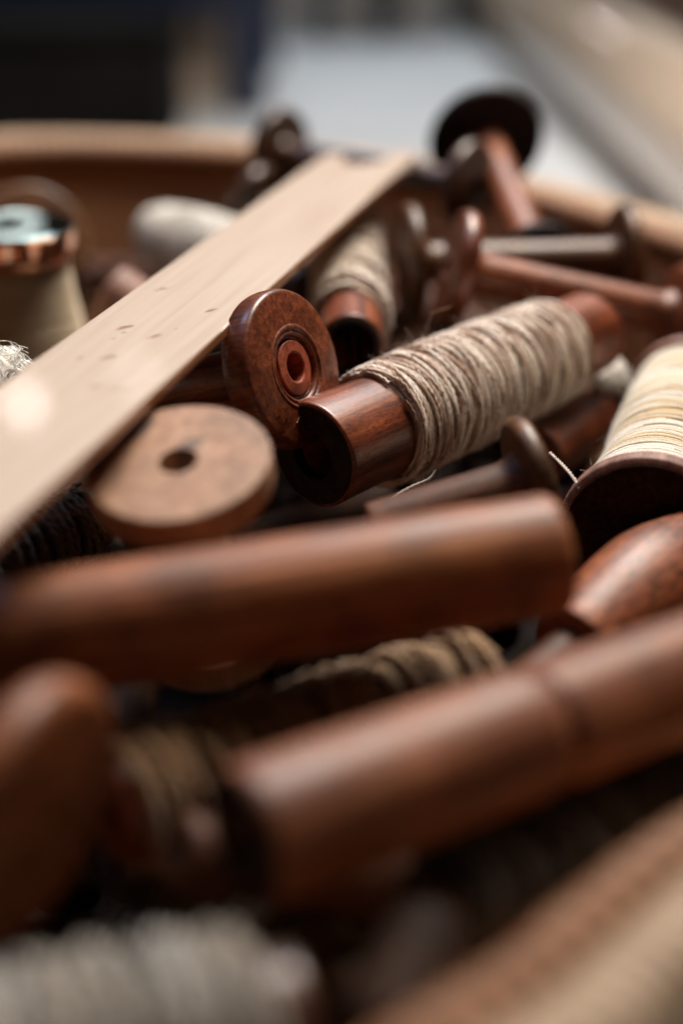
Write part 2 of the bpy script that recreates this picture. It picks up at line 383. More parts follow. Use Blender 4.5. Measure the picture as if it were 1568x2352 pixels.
def basket_mat(name, dark, light, scale=600):
    m, t, b, N, L = nt(name)
    at_ = N.new("ShaderNodeAttribute"); at_.attribute_name = "tone"
    tc = N.new("ShaderNodeTexCoord"); n = N.new("ShaderNodeTexNoise"); n.inputs["Scale"].default_value = scale; n.inputs["Detail"].default_value = 4; L.new(tc.outputs["Object"], n.inputs[0])
    n2 = N.new("ShaderNodeTexNoise"); n2.inputs["Scale"].default_value = 30; n2.inputs["Detail"].default_value = 3; L.new(tc.outputs["Object"], n2.inputs[0])
    f = mathn(N, L, 'ADD', mathn(N, L, 'MULTIPLY', at_.outputs["Fac"], .55), mathn(N, L, 'ADD', mathn(N, L, 'MULTIPLY', n.outputs[0], .3), mathn(N, L, 'MULTIPLY', n2.outputs[0], .35)))
    r = ramp(N, [(.25, dark), (.85, light)]); L.new(f, r.inputs[0]); L.new(r.outputs[0], b.inputs["Base Color"])
    b.inputs["Roughness"].default_value = .6
    bp = N.new("ShaderNodeBump"); bp.inputs["Strength"].default_value = .4; bp.inputs["Distance"].default_value = .0008; L.new(n.outputs[0], bp.inputs["Height"]); L.new(bp.outputs[0], b.inputs["Normal"])
    return m
M_WALL = basket_mat("woven_cane", (.26, .10, .036), (.62, .31, .13))
M_HOOP = basket_mat("brown_cane_hoop", (.09, .030, .010), (.26, .11, .042))
M_ROLL = basket_mat("pale_rush_rope", (.22, .135, .080), (.46, .33, .22))
def grid_mesh(V, rows, cols, tone, wrap_rows=False):
    F = []
    i = np.arange(rows if wrap_rows else rows - 1)[:, None]; k = np.arange(cols)[None, :]
    i2 = (i + 1) % rows; k2 = (k + 1) % cols
    F = np.stack([i * cols + k, i * cols + k2, i2 * cols + k2, i2 * cols + k], -1).reshape(-1, 4)
    me = bpy.data.meshes.new("woven"); me.from_pydata(V.tolist(), [], F.tolist())
    a = me.attributes.new("tone", 'FLOAT', 'POINT'); a.data.foreach_set("value", np.asarray(tone, dtype=np.float32))
    me.polygons.foreach_set("use_smooth", np.ones(len(F), dtype=bool)); return me
basket = tag(empty("basket", (-.13, .5, FLOOR)), "large round woven cane basket holding the wooden bobbins", "basket")
ox, oy, oz = basket.location
NL = 1500; Lp, Ln, Lper = loop_points(NL)
rng = np.random.default_rng(5)
def woven_wall(sign, off):
    V = []; T = []; rowh = .0052; zt, zb = RIMZ - .004, FLOOR + .004; nrow = int((zt - zb) / rowh); sub = 4
    nst = 240; ph = np.arange(NL) / NL * nst * 2 * math.pi
    for r in range(nrow * sub + 1):
        row = r // sub; f = (r % sub) / sub; z = zt - (zt - zb) * r / (nrow * sub)
        taper = .030 * ((zt - z) / (zt - zb)) ** 1.4
        d = .0013 * math.sin(math.pi * f) * (1.0 + .9 * np.sin(ph * .5 + math.pi * row)) + .0004 * rng.normal(0, 1, NL) * 0
        p = Lp + Ln * (off - taper)[None] if np.ndim(taper) else Lp + Ln * (off - taper)
        p = p + Ln * (sign * d)[:, None]
        V.append(np.column_stack([p[:, 0] - ox, p[:, 1] - oy, np.full(NL, z - oz)])); T.append(np.clip(.5 + .35 * np.sin(ph * .5 + math.pi * row) * math.sin(math.pi * f) + .12 * math.sin(row * 12.9), 0, 1))
    return grid_mesh(np.concatenate(V), nrow * sub + 1, NL, np.concatenate(T))
o = link_mesh("inner_wall", woven_wall(-1, -.006), M_WALL, basket); o = link_mesh("outer_wall", woven_wall(1, .004), M_WALL, basket)
def roll_mesh(off, zc, rw, rh, turns, amp, seed):
    n = 3000; P, Nn, per = loop_points(n); sd = 14; V = []; T = []
    s = np.arange(n) / n * turns * 2 * math.pi; rg = np.random.default_rng(seed); wob = smooth_noise(n, 60, rg) * .0008
    for k in range(sd):
        a = 2 * math.pi * k / sd; bump = amp * np.abs(np.sin(s * .5 + a * .5))
        rr = off + wob + (rw + bump) * math.cos(a); zz = zc + wob + (rh + bump) * math.sin(a)
        p = P + Nn * rr[:, None]; V.append(np.column_stack([p[:, 0] - ox, p[:, 1] - oy, zz - oz])); T.append(np.clip(.3 + .6 * np.abs(np.sin(s * .5 + a * .5)) + .15 * smooth_noise(n, 12, rg), 0, 1))
    return grid_mesh(np.concatenate(V), sd, n, np.concatenate(T), True)
o = link_mesh("rim_rope", roll_mesh(.0075, RIMZ - .010, .0095, .0095, 520, .0018, 1), M_ROLL, basket)
o = link_mesh("rim_hoop", roll_mesh(-.0075, RIMZ - .0085, .0058, .0062, 330, .0014, 2), M_HOOP, basket)
Pb, Nb, _ = loop_points(200)
me = bpy.data.meshes.new("base"); pb = Pb - Nb * .034
me.from_pydata([(x - ox, y - oy, .006) for x, y in pb] + [(x - ox, y - oy, .0015) for x, y in pb], [], [tuple(range(200)), tuple(range(399, 199, -1))] + [(i, 200 + i, 200 + (i + 1) % 200, (i + 1) % 200) for i in range(200)])
link_mesh("base", me, W_BLACK, basket)  # dark colour puts the shade of the gaps into the basket floor

# ================================================================== BOBBINS
# yarn bobbin in focus
pA0, pA1 = at(718, 1046, .465), at(1350, 766, .578)
A = quill("yarn_bobbin", "brown wooden tube bobbin wound with heathered beige linen yarn, its hollow end showing", pA0, pA1, .0181, .0168, W_RED, hole=.46, depth=.05, rnd=.0012, end_shade=W_BLACK,
      yarn=dict(mat=Y_LINEN, t0=.185, t1=.84, ry=.00072, passes=25, pitch=.0108, jitter=.42, grow=.14, seg=50, twist=.0046, seed=11, tone_step=4.0, tone_mid=.60, tone_amp=.85, fuzz=1000, bulge=.0012))
th = strand("loose_thread", [at(1000, 1080, .452), at(985, 1100, .452), at(940, 1120, .450), at(890, 1150, .447), at(858, 1185, .445), at(845, 1240, .445)], .00035, Y_PINK); world_child(th, A)

# red disc bobbin
nB = camdir(.82, .10, .56); pB = at(686, 842, .463)
B = empty("disc_bobbin", pB, quat_z(-nB, .4)); tag(B, "glossy red-brown bobbin with broad round flange, grooved face and orange-red bushing", "bobbin")
RB = .0264
fB = link_mesh("flange", lathe([(.0094, .0026, .0003), (.0104, .0026, .0003), (.0107, .0012, .0002), (.0114, .0006, .0002), (.0124, .0010, .0002), (.0130, .0002, .0003), (.0136, .0001, .0003), (.0142, .0005, .0003), (RB * .70, .0006, .001), (RB * .80, .0008, .001), (RB * .975, .0016, .0016), (RB, .0042, .0016), (RB, .0088, .0016), (RB * .965, .0118, .0020), (.012, .0128, .001), (.0094, .0128)], 96, 6, wob=.002), W_RED, B)
link_mesh("bushing", lathe([(.0047, .0300), (.0047, .0014, .0004), (.0053, .0010, .0003), (.0090, .0014, .0005), (.0092, .0300)], 64, 4, wob=.012), W_BUSH, fB)
link_mesh("shaft", lathe([(.0093, .0125), (.0112, .0125), (.0100, .018, .002), (.0100, .072, .001), (.0093, .072)], 48, 4), W_RED, B)
for (a, r, l, rot) in ((2.62, .0178, .0030, .5), (2.74, .0178, .0026, .5), (1.62, .0185, .0034, -.5), (1.52, .0178, .0024, .9)):   # worn stamped marks
    m_ = bpy.data.meshes.new("stamp"); x, y = r * math.cos(a), r * math.sin(a)
    c_, s_ = math.cos(a + rot), math.sin(a + rot); v = []
    for (q, h) in ((.0003, -.0001), (0, .0004)):
        for (uu, ww) in ((-l, -q), (l, -q), (l, q), (-l, q)):
            v.append((x + (uu * c_ - ww * s_) * .5, y + (uu * s_ + ww * c_) * .5, .0006 - .0002 + h * -1))
    m_.from_pydata(v, [], [(0, 1, 5, 4), (1, 2, 6, 5), (2, 3, 7, 6), (3, 0, 4, 7)])
    link_mesh("stamped_mark", m_, W_RED, fB)
CAPS.append((pB, pB - nB * .07, .011)); CAPS.append((pB, pB - nB * .008, RB))

# pale disc spool
nD = Vector((-.09, -.27, .96)).normalized(); pD = at(408, 1058, .380)
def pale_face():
    m = W_PALE.copy(); m.name = "bare_tan_wood_stain_shadow"; t = m.node_tree; N, L = t.nodes, t.links; b = N["Principled BSDF"]
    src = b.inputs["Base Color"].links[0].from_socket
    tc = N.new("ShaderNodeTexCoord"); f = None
    for (x, y, rx, ry, rot) in ((-.0150, .0145, .0080, .0042, .55), (-.0222, .0030, .0018, .0070, .25), (.0022, .0056, .0056, .0022, .7)):  # large upper-left patch paints in the stick's shadow; the hole spot is stain
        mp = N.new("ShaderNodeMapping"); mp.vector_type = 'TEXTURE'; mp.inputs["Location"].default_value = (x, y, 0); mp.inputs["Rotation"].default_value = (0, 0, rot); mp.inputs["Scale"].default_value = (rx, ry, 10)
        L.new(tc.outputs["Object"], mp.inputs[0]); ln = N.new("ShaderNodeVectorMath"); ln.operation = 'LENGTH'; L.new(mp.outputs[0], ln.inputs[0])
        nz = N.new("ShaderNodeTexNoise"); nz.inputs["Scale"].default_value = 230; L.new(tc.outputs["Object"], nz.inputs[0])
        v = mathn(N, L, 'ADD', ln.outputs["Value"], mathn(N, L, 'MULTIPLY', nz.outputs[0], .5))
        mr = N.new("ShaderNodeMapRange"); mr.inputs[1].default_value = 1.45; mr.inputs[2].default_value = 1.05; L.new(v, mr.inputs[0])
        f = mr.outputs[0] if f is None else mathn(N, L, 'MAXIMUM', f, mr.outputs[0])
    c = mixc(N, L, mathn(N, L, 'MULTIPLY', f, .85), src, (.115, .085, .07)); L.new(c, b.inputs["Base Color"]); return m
D = empty("pale_spool", pD, Quaternion((0, 0, 1), 0) @ Vector((0, 0, 1)).rotation_difference(nD)); tag(D, "bare tan wooden spool end with grey stain, painted stick shadow and a dark centre hole", "bobbin")
RD = .0251
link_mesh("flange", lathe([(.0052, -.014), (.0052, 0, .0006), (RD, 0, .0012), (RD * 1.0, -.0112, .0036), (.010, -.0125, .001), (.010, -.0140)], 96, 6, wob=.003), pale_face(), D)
link_mesh("shaft", lathe([(.0050, -.0135), (.0105, -.0135), (.0095, -.018, .002), (.0095, -.058, .002), (.0050, -.058)], 48, 4), W_PALE, D)
link_mesh("flange", lathe([(.0050, -.066), (.0050, -.0575), (.024, -.0575, .002), (.024, -.066, .002)], 72, 4), W_PALE, D)
CAPS.append((pD, pD - nD * .066, .012)); CAPS.append((pD - nD * .005, pD - nD * .006, RD)); CAPS.append((pD - nD * .062, pD - nD * .063, .024))

# long plain tube
pE1, pE0 = at(1284, 1270, .366), at(-420, 1545, .338)
quill("long_quill", "long plain chestnut wooden tube lying across the pile in front of the pale spool", pE1, pE0, .0158, .0156, W_CHEST, hole=.5, rnd=.0045, depth=.02)

# front quill with turned ring
pF0, pF1 = at(556, 1928, .285), at(1850, 1450, .368)
quill("ringed_quill", "thick reddish-brown wooden quill with one turned groove and a hollow end", pF0, pF1, .0150, .0150, W_MAHOG, hole=.42, rnd=.0030, depth=.03, rings=((.455, .0024, .0028),), end_shade=W_BURIED)

# near flange bobbin at the left
nG = camdir(.92, -.26, .30); pG = at(132, 1872, .286)
spool("flanged_bobbin", "dark brown bobbin with wide flange and small dark centre hole, beside the hollow ringed quill", pG, pG - nG * .085, .0272, .0268, .0120, .009, W_CHEST, W_MATTE, bore=.0028, rnd=.0058, groove=False)

# yarn bobbin deep between the two tubes
quill("yarn_bobbin", "quill of golden tan yarn in the dark gap between long tube and ringed quill", at(250, 1865, .335), at(1110, 1560, .398), .0135, .0125, W_RED,
      yarn=dict(mat=Y_TAN, t0=.03, t1=.975, ry=.0014, passes=4, pitch=.0085, jitter=.7, grow=.45, seg=40, twist=.007, seed=21, tone_amp=.5))
# quill end behind the ringed quill's hollow end
K0 = at(405, 1955, .312); quill("short_quill", "small dull brown quill end poking out beneath the ringed quill's hollow end", K0, K0 + Vector((.085, .035, -.045)), .0088, .0088, W_MATTE, hole=.3, depth=.02)
# white yarn bobbin, nearest corner
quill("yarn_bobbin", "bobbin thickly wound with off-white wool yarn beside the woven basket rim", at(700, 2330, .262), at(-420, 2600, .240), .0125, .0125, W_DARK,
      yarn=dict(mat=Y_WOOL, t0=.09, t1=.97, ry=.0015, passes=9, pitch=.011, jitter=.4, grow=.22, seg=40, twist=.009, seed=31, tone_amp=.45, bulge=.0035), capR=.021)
# dark spool below ringed quill
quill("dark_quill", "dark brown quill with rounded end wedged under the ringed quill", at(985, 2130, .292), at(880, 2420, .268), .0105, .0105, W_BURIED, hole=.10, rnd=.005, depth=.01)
# charcoal yarn
quill("yarn_bobbin", "quill of charcoal grey yarn lying below the ringed quill along the basket rim", at(960, 2085, .304), at(1590, 1790, .350), .0085, .0085, W_DARK,
      yarn=dict(mat=Y_GREY, t0=.06, t1=.94, ry=.0014, passes=3, pitch=.008, jitter=.7, grow=.5, seg=36, twist=.007, seed=41, tone_amp=.55), capR=.013)

# cream yarn spool at the right
pH0, pH1 = at(1482, 1244, .447), at(1578, 890, .575)
H = empty("cream_spool", pH0, quat_z(pH1 - pH0)); tag(H, "dusty brown spool wound with cream and straw yarn, dark flat end towards the speckled quill", "bobbin")
LH = (pH1 - pH0).length
link_mesh("flange", lathe([(.0040, .0045), (.0040, .0006, .0005), (.0262, .0, .0008), (.0283, .0012, .0008), (.0283, .0068, .0010), (.010, .0082), (.0040, .0082)], 96, 5, wob=.003), W_ROSE, H)
link_mesh("shaded_end", lathe([(.0042, .0008), (.0042, .0002, .0003), (.0258, -.0004, .0004), (.0262, .0012)], 72, 3), W_BURIED, H)  # dark disc paints the shade on this end face
link_mesh("flange", lathe([(.0040, LH), (.0222, LH, .002), (.0222, LH - .0055, .002), (.010, LH - .007), (.0040, LH - .007)], 72, 4), W_ROSE, H)
link_mesh("shaft", lathe([(.0040, .0065), (.012, .0065), (.012, LH - .0065), (.0040, LH - .0065)], 40), W_ROSE, H)
coreH = lambda z: .0232 - .0055 * (z / LH) + .0022 * max(0, 1 - z / .022) ** 1.5 - .0016 * math.exp(-((z - .05) / .022) ** 2)
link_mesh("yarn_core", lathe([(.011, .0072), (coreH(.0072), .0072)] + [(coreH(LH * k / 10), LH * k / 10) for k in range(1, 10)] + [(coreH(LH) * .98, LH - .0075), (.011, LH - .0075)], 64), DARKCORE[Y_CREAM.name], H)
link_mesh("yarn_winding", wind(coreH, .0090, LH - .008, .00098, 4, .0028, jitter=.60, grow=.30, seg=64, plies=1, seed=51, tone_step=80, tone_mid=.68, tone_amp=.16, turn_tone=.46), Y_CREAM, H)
link_mesh("yarn_fuzz", hairs(lambda z: coreH(z) + .0022, .009, LH - .01, 380, .003, .00005, 77), Y_CREAM, H, kind="stuff")
th = strand("loose_thread", [at(1262, 1040, .470), at(1285, 1062, .462), at(1312, 1092, .452), at(1330, 1120, .447)], .0006, Y_PINK); world_child(th, H)
CAPS.append((pH0, pH1, .027))

# speckled bulbous quill
pI0, pI1 = at(1312, 1494, .400), at(1660, 1215, .450)
I = empty("speckled_quill", pI0, quat_z(pI1 - pI0)); tag(I, "speckled orange-red turned quill with a swelling bulb, under the cream spool's dark end", "bobbin")
LI = (pI1 - pI0).length
link_mesh("bulb", lathe([(.0030, 0), (.0126, .0, .0010), (.0134, .003, .001), (.0174, .027, .010), (.0182, .044, .008), (.0100, LI, .002), (.0030, LI)], 96, 8, wob=.002), W_SPECK, I)
link_mesh("neck", lathe([(.0030, -.022, .0005), (.0070, -.022, .002), (.0074, .0005), (.0030, .0005)], 48), W_MATTE, I)
CAPS.append((pI0, pI1, .0175))

# single-flange bobbin under the linen yarn
nW = camdir(-.93, -.20, .32); pW = at(1250, 1108, .424)
W_ = spool("flanged_bobbin", "glossy olive-brown bobbin, rounded flange upright beneath the linen yarn bobbin", pW, pW + Vector((-.052, -.010, -.012)), .0216, .0, .0075, .0095, W_OLIVE, W_MATTE, single=True, rnd=.0034, groove=False)

# spool bright-topped shaft
spool("long_spool", "olive-brown spool with a shiny slender shaft between two upright dark flanges", at(920, 606, .628), at(1452, 592, .640), .0262, .0240, .0085, .0088, W_OLIVE, W_OLIVE, rnd=.004)
# red spool with double-ridged flange
pU0, pU1 = at(1024, 612, .586), at(1580, 732, .600)
U = spool("red_spool", "orange-red spool with sloping shaft behind the linen yarn bobbin's plain end", pU0, pU1, .0245, .0225, .0095, .0086, W_RED, W_SPECK, rnd=.0044, groove=False)
# spool passing beneath the end of the stick
spool("crosswise_spool", "dark brown spool whose shaft crosses beneath the notched end of the pale stick", at(628, 348, .755), at(1095, 428, .690), .0232, .0215, .0085, .0068, W_DARK, W_DARK, rnd=.004)
# second dark flange left of it
Q2 = at(556, 425, .735); spool("small_spool", "small dark spool standing against the crosswise spool's flange near the back rim", Q2, Q2 + Vector((.040, -.018, -.036)), .0165, .0120, .0085, .007, W_DARK, W_DARK, rnd=.004)
# leaning spool with a near-black disc
pR0, pR1 = at(1112, 316, .735), at(1238, 610, .645)
spool("leaning_spool", "tall spool leaning on the basket rim, its near-black flange raised above the pile", pR0, pR1, .0300, .0200, .0070, .0085, W_BLACK, W_SPECK, rnd=.003)
# yarn bobbin under the stick, wooden end forwards
quill("yarn_bobbin", "quill of loose pale beige yarn with a glossy wooden end, beside the red disc bobbin", at(806, 796, .530), at(795, 520, .690), .0125, .0122, W_RED, hole=.72, depth=.03, rnd=.0016, end_shade=W_BLACK,
      yarn=dict(mat=Y_PINK, t0=.17, t1=.95, ry=.0015, passes=4, pitch=.012, jitter=.8, grow=.4, seg=36, twist=.008, seed=61, tone_amp=.4))
# bobbins in the gap right of the linen yarn
quill("red_quill", "orange-red quill end in the gap between linen yarn and cream spool", at(1225, 1050, .540), at(1400, 935, .600), .0120, .0110, W_RED, hole=.2)

# chrome-capped thread bobbin
pO = at(14, 517, .600); O = empty("chrome_bobbin", pO); tag(O, "upright thread bobbin with mirror-bright metal cap and tan thread", "bobbin")
link_mesh("cap", lathe([(.0062, -.006), (.0062, 0, .0004), (.0282, 0, .0008), (.0284, -.0012, .0003), (.0062, -.006)], 96, 6), M_CHROME, O)
link_mesh("reflection_band", lathe([(.020, -.0014), (.0286, -.0014, .0005), (.0292, -.0095, .0014), (.0262, -.0135, .004), (.0240, -.0160, .001), (.020, -.0160)], 96, 6), M_REFLECT, O)
coreO = lambda z: .0245 + .0085 * min(1, max(0, (-.018 - z) / .045)) ** 1.5
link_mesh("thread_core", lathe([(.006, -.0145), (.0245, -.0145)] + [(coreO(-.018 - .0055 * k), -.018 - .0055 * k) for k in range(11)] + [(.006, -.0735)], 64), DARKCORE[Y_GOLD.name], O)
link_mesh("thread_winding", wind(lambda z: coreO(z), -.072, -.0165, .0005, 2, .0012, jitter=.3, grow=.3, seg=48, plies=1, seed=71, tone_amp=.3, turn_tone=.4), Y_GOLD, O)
link_mesh("base_flange", lathe([(.006, -.0735), (.033, -.0735, .002), (.033, -.080, .002), (.006, -.080)], 72), M_CHROME, O)
CAPS.append((pO, pO + Vector((0, 0, -.08)), .032))
# big dark flange behind it
pX = at(70, 552, .700); nX = camdir(.25, .05, .95)
spool("brown_spool", "brown spool whose broad round flange rises behind the metal-capped bobbin", pX, pX - nX * .07, .0290, .0250, .008, .009, W_OLIVE, W_OLIVE, rnd=.003)
# cream cone
quill("yarn_bobbin", "rounded off-white yarn bobbin tip between the metal-capped bobbin and pale stick", at(352, 534, .735), at(700, 660, .660), .0085, .0085, W_DARK, hole=.3, depth=.01,
      yarn=dict(mat=Y_WHITE, t0=.0, t1=.9, ry=.0014, passes=4, pitch=.006, jitter=.5, grow=.5, seg=36, twist=.007, seed=81, tone_amp=.4, bulge=.0075), capR=.017)
quill("short_quill", "dull brown quill end lying low beside the metal-capped bobbin", at(250, 668, .640), at(420, 780, .640), .0135, .0125, W_ROSE, hole=.4)
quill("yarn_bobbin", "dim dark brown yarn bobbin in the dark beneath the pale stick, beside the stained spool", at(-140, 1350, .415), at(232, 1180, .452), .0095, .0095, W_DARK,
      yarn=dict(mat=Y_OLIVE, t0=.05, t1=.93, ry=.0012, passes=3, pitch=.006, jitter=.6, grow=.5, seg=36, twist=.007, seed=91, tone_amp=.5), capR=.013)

# ------------------------------------------------------------------ pale flat stick with notched end
ZT, TH = .064, .0042
tl0, tl1, tr0, tr1 = on_plane(0, 881, ZT), on_plane(745, 350, ZT), on_plane(0, 1203, ZT), on_plane(965, 347, ZT)
dS = ((tl1 - tl0).normalized() + (tr1 - tr0).normalized()).normalized(); eS = Vector((dS.y, -dS.x, 0))
wS = (tr1 - tl0).dot(eS); LS = (tl1 - tl0).length; back = .085
l1 = (tl1 - tl0).dot(dS); r1 = (tr1 - tl0).dot(dS)
out = [(0, -.022), (wS, (tr0 - tl0).dot(dS) - .014), (wS, r1 - .006), (wS - .0015, r1 - .0015), (wS - .006, r1)]
nc, nd, nw = wS * .46, .0300, wS * .26
e0 = lambda x: l1 + (r1 - l1) * x / wS
out += [(nc + nw + .0015, e0(nc + nw))]
for k in range(13):
    a = math.pi * k / 12; out.append((nc + nw * math.cos(a), e0(nc) - nd * math.sin(a) ** .8 - .0005))
out += [(nc - nw - .0015, e0(nc - nw)), (.006, e0(.006)), (.0015, l1 - .0018), (0, l1 - .007)]
bm = bmesh.new(); vs_ = [bm.verts.new((x, y, 0)) for x, y in out]; f = bm.faces.new(vs_)
ex = bmesh.ops.extrude_face_region(bm, geom=[f]); bmesh.ops.translate(bm, vec=(0, 0, -TH), verts=[v for v in ex["geom"] if isinstance(v, bmesh.types.BMVert)])
bmesh.ops.recalc_face_normals(bm, faces=bm.faces)
bmesh.ops.bevel(bm, geom=[e for e in bm.edges if abs(e.verts[0].co.z - e.verts[1].co.z) < 1e-6], offset=.0011, segments=3, profile=.6, affect='EDGES')
me = bpy.data.meshes.new("stick"); bm.to_mesh(me); bm.free(); me.polygons.foreach_set('use_smooth', [False] * len(me.polygons))
def stick_mat():
    m, t, b, N, L = nt("pale_varnished_wood")
    tc = N.new("ShaderNodeTexCoord"); mp = N.new("ShaderNodeMapping"); mp.inputs["Scale"].default_value = (1, .035, 1); L.new(tc.outputs["Object"], mp.inputs[0])
    g = N.new("ShaderNodeTexNoise"); g.inputs["Scale"].default_value = 330; g.inputs["Detail"].default_value = 7; L.new(mp.outputs[0], g.inputs[0])
    r = ramp(N, [(.25, (.485, .365, .285)), (.52, (.555, .44, .355)), (.8, (.61, .50, .415))]); L.new(g.outputs[0], r.inputs[0]); c = r.outputs[0]
    nz = N.new("ShaderNodeTexNoise"); nz.inputs["Scale"].default_value = 420; nz.inputs["Detail"].default_value = 3; L.new(tc.outputs["Object"], nz.inputs[0])
    for (px, py, rl, rw, s) in ((372, 664, .0062, .0026, .55), (484, 713, .0050, .0022, .8), (286, 752, .0056, .0022, .9), (284, 764, .0026, .0014, .8), (356, 772, .0054, .0020, .85), (252, 820, .0060, .0030, .6), (184, 822, .0030, .0016, .55), (218, 888, .0050, .0034, .35), (276, 893, .0052, .0036, .35), (405, 755, .0014, .0010, .7), (262, 778, .0020, .0012, .5)):
        q = on_plane(px, py, ZT) - tl0; x, y = q.dot(eS), q.dot(dS)
        m2 = N.new("ShaderNodeMapping"); m2.vector_type = 'TEXTURE'; m2.inputs["Location"].default_value = (x, y, 0); m2.inputs["Rotation"].default_value = (0, 0, -.5); m2.inputs["Scale"].default_value = (rw, rl, 1); L.new(tc.outputs["Object"], m2.inputs[0])
        ln = N.new("ShaderNodeVectorMath"); ln.operation = 'LENGTH'; L.new(m2.outputs[0], ln.inputs[0])
        v = mathn(N, L, 'ADD', ln.outputs["Value"], mathn(N, L, 'MULTIPLY', nz.outputs[0], 1.3))
        mr = N.new("ShaderNodeMapRange"); mr.inputs[1].default_value = 1.35; mr.inputs[2].default_value = .85; mr.inputs[3].default_value = 0; mr.inputs[4].default_value = s; L.new(v, mr.inputs[0])
        c = mixc(N, L, mr.outputs[0], c, (.22, .085, .040))
    # worn brown edges of the lath
    sx = N.new("ShaderNodeSeparateXYZ"); L.new(tc.outputs["Object"], sx.inputs[0])
    zr = N.new("ShaderNodeMapRange"); zr.inputs[1].default_value = -.0003; zr.inputs[2].default_value = -.0010; L.new(sx.outputs[2], zr.inputs[0])
    c = mixc(N, L, zr.outputs[0], c, (.33, .13, .045)); L.new(c, b.inputs["Base Color"])
    b.inputs["Roughness"].default_value = .45; b.inputs["Coat Weight"].default_value = .8; b.inputs["Coat Roughness"].default_value = .045
    n3 = N.new("ShaderNodeTexNoise"); n3.inputs["Scale"].default_value = 60; L.new(tc.outputs["Object"], n3.inputs[0])
    bp = N.new("ShaderNodeBump"); bp.inputs["Strength"].default_value = .02; bp.inputs["Distance"].default_value = .001; L.new(n3.outputs[0], bp.inputs["Height"]); L.new(bp.outputs[0], b.inputs["Coat Normal"])
    return m
st = link_mesh("shuttle_stick", me, stick_mat()); st.location = tl0
st.rotation_euler = (0, 0, math.atan2(-dS.x, dS.y)); tag(st, "long flat pale wooden stick with notched end and small brown stains", "stick")
for k in range(12):
    CAPS.append((st.location + dS * (k * .035 - .06) + eS * wS * .5 + Vector((0, 0, .012)), st.location + dS * (k * .035 - .03) + eS * wS * .5 + Vector((0, 0, .012)), .02))

# ------------------------------------------------------------------ wool tufts
WOOLCORE = plain("white_wool_mass", (.74, .71, .65), .95, 0, .12, 500)
def tuft(name, label, c, R, count, mat, seed, group=None):
    rng = np.random.default_rng(seed); P = []; Rr = []; C = []
    for i in range(count):
        a = rng.normal(0, 1, 3); a /= np.linalg.norm(a); p = a * R * rng.uniform(.2, .95) ** .6
        d = np.cross(a, rng.normal(0, 1, 3)); d /= np.linalg.norm(d) + 1e-9; e = np.cross(a, d)
        n = 14; t = np.linspace(0, 1, n); l = R * rng.uniform(.25, .7); w_ = rng.uniform(2, 7)
        q = p + np.outer(np.sin(t * w_), d) * l * .5 + np.outer(1 - np.cos(t * w_), e) * l * .4 + np.outer(t, a) * R * .25
        P.append(q); Rr.append(np.full(n, .00016)); C.append(np.full(n, rng.uniform(.4, 1)))
    o = empty(name, c); tag(o, label, "wool", group)
    link_mesh("fibres", tubes(P, Rr, C, 3), mat, o, kind="stuff")
    bm = bmesh.new(); bmesh.ops.create_icosphere(bm, subdivisions=4, radius=R * .97)
    for v in bm.verts: v.co *= 1 + .12 * math.sin(v.co.x * 700 + seed) + .1 * math.sin(v.co.y * 900) + .1 * math.cos(v.co.z * 800)
    for f in bm.faces: f.smooth = True
    m2 = bpy.data.meshes.new("core"); bm.to_mesh(m2); bm.free(); link_mesh("core", m2, WOOLCORE, o)
    CAPS.append((Vector(c), Vector(c) + Vector((0, 0, .001)), R))
tuft("wool_tuft", "fluffy white wool tuft behind the pale stick", at(-12, 892, .470), .0135, 600, Y_WHITE, 5)
tuft("wool_tuft", "small bluish white wool tuft between the linen yarn and cream spool", at(1404, 872, .585), .0075, 400, Y_WHITE, 6)

tag(strand("loose_thread", [at(60, 1200, .405), at(110, 1186, .402), at(160, 1180, .400), at(205, 1160, .398)], .0003, Y_TAN), "thin tan thread trailing in the dark beside the stained spool", "thread")
tag(strand("loose_thread", [at(982, 760, .505), at(990, 722, .505), at(1012, 712, .505), at(1036, 704, .508)], .00015, Y_TAN, plies=1), "wispy brown fibre curling above the linen yarn bobbin", "thread")
# ------------------------------------------------------------------ bobbins buried lower in the pile
def seg_dist(a0, a1, b0, b1):
    u, v, w_ = a1 - a0, b1 - b0, a0 - b0; a, b, c, d, e = u.dot(u), u.dot(v), v.dot(v), u.dot(w_), v.dot(w_); Dn = a * c - b * b
    s = min(1, max(0, (b * e - c * d) / Dn)) if Dn > 1e-12 else 0
    t = (b * s + e) / c if c > 1e-12 else 0; t = min(1, max(0, t)); s = min(1, max(0, (b * t - d) / a)) if a > 1e-12 else 0
    return ((a0 + u * s) - (b0 + v * t)).length
LpIn = Lp - Ln * .042
def inside(x, y):
    P, Q = LpIn, np.roll(LpIn, -1, 0); c = ((P[:, 1] > y) != (Q[:, 1] > y)) & (x < (Q[:, 0] - P[:, 0]) * (y - P[:, 1]) / (Q[:, 1] - P[:, 1] + 1e-12) + P[:, 0])
    return bool(np.sum(c) % 2)
far = Vector((0, 0, -5))
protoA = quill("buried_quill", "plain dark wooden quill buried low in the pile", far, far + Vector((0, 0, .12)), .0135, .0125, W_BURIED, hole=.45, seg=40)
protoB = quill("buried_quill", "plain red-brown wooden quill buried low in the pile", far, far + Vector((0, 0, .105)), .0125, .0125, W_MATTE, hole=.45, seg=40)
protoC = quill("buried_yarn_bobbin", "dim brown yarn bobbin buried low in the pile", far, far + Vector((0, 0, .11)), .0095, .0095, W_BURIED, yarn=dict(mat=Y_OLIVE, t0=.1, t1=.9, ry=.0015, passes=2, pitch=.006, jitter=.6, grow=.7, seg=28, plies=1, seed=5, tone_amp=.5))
protoD = spool("buried_spool", "dark flanged spool buried low in the pile", far, far + Vector((0, 0, .085)), .018, .018, .008, .0085, W_BURIED, seg=40)
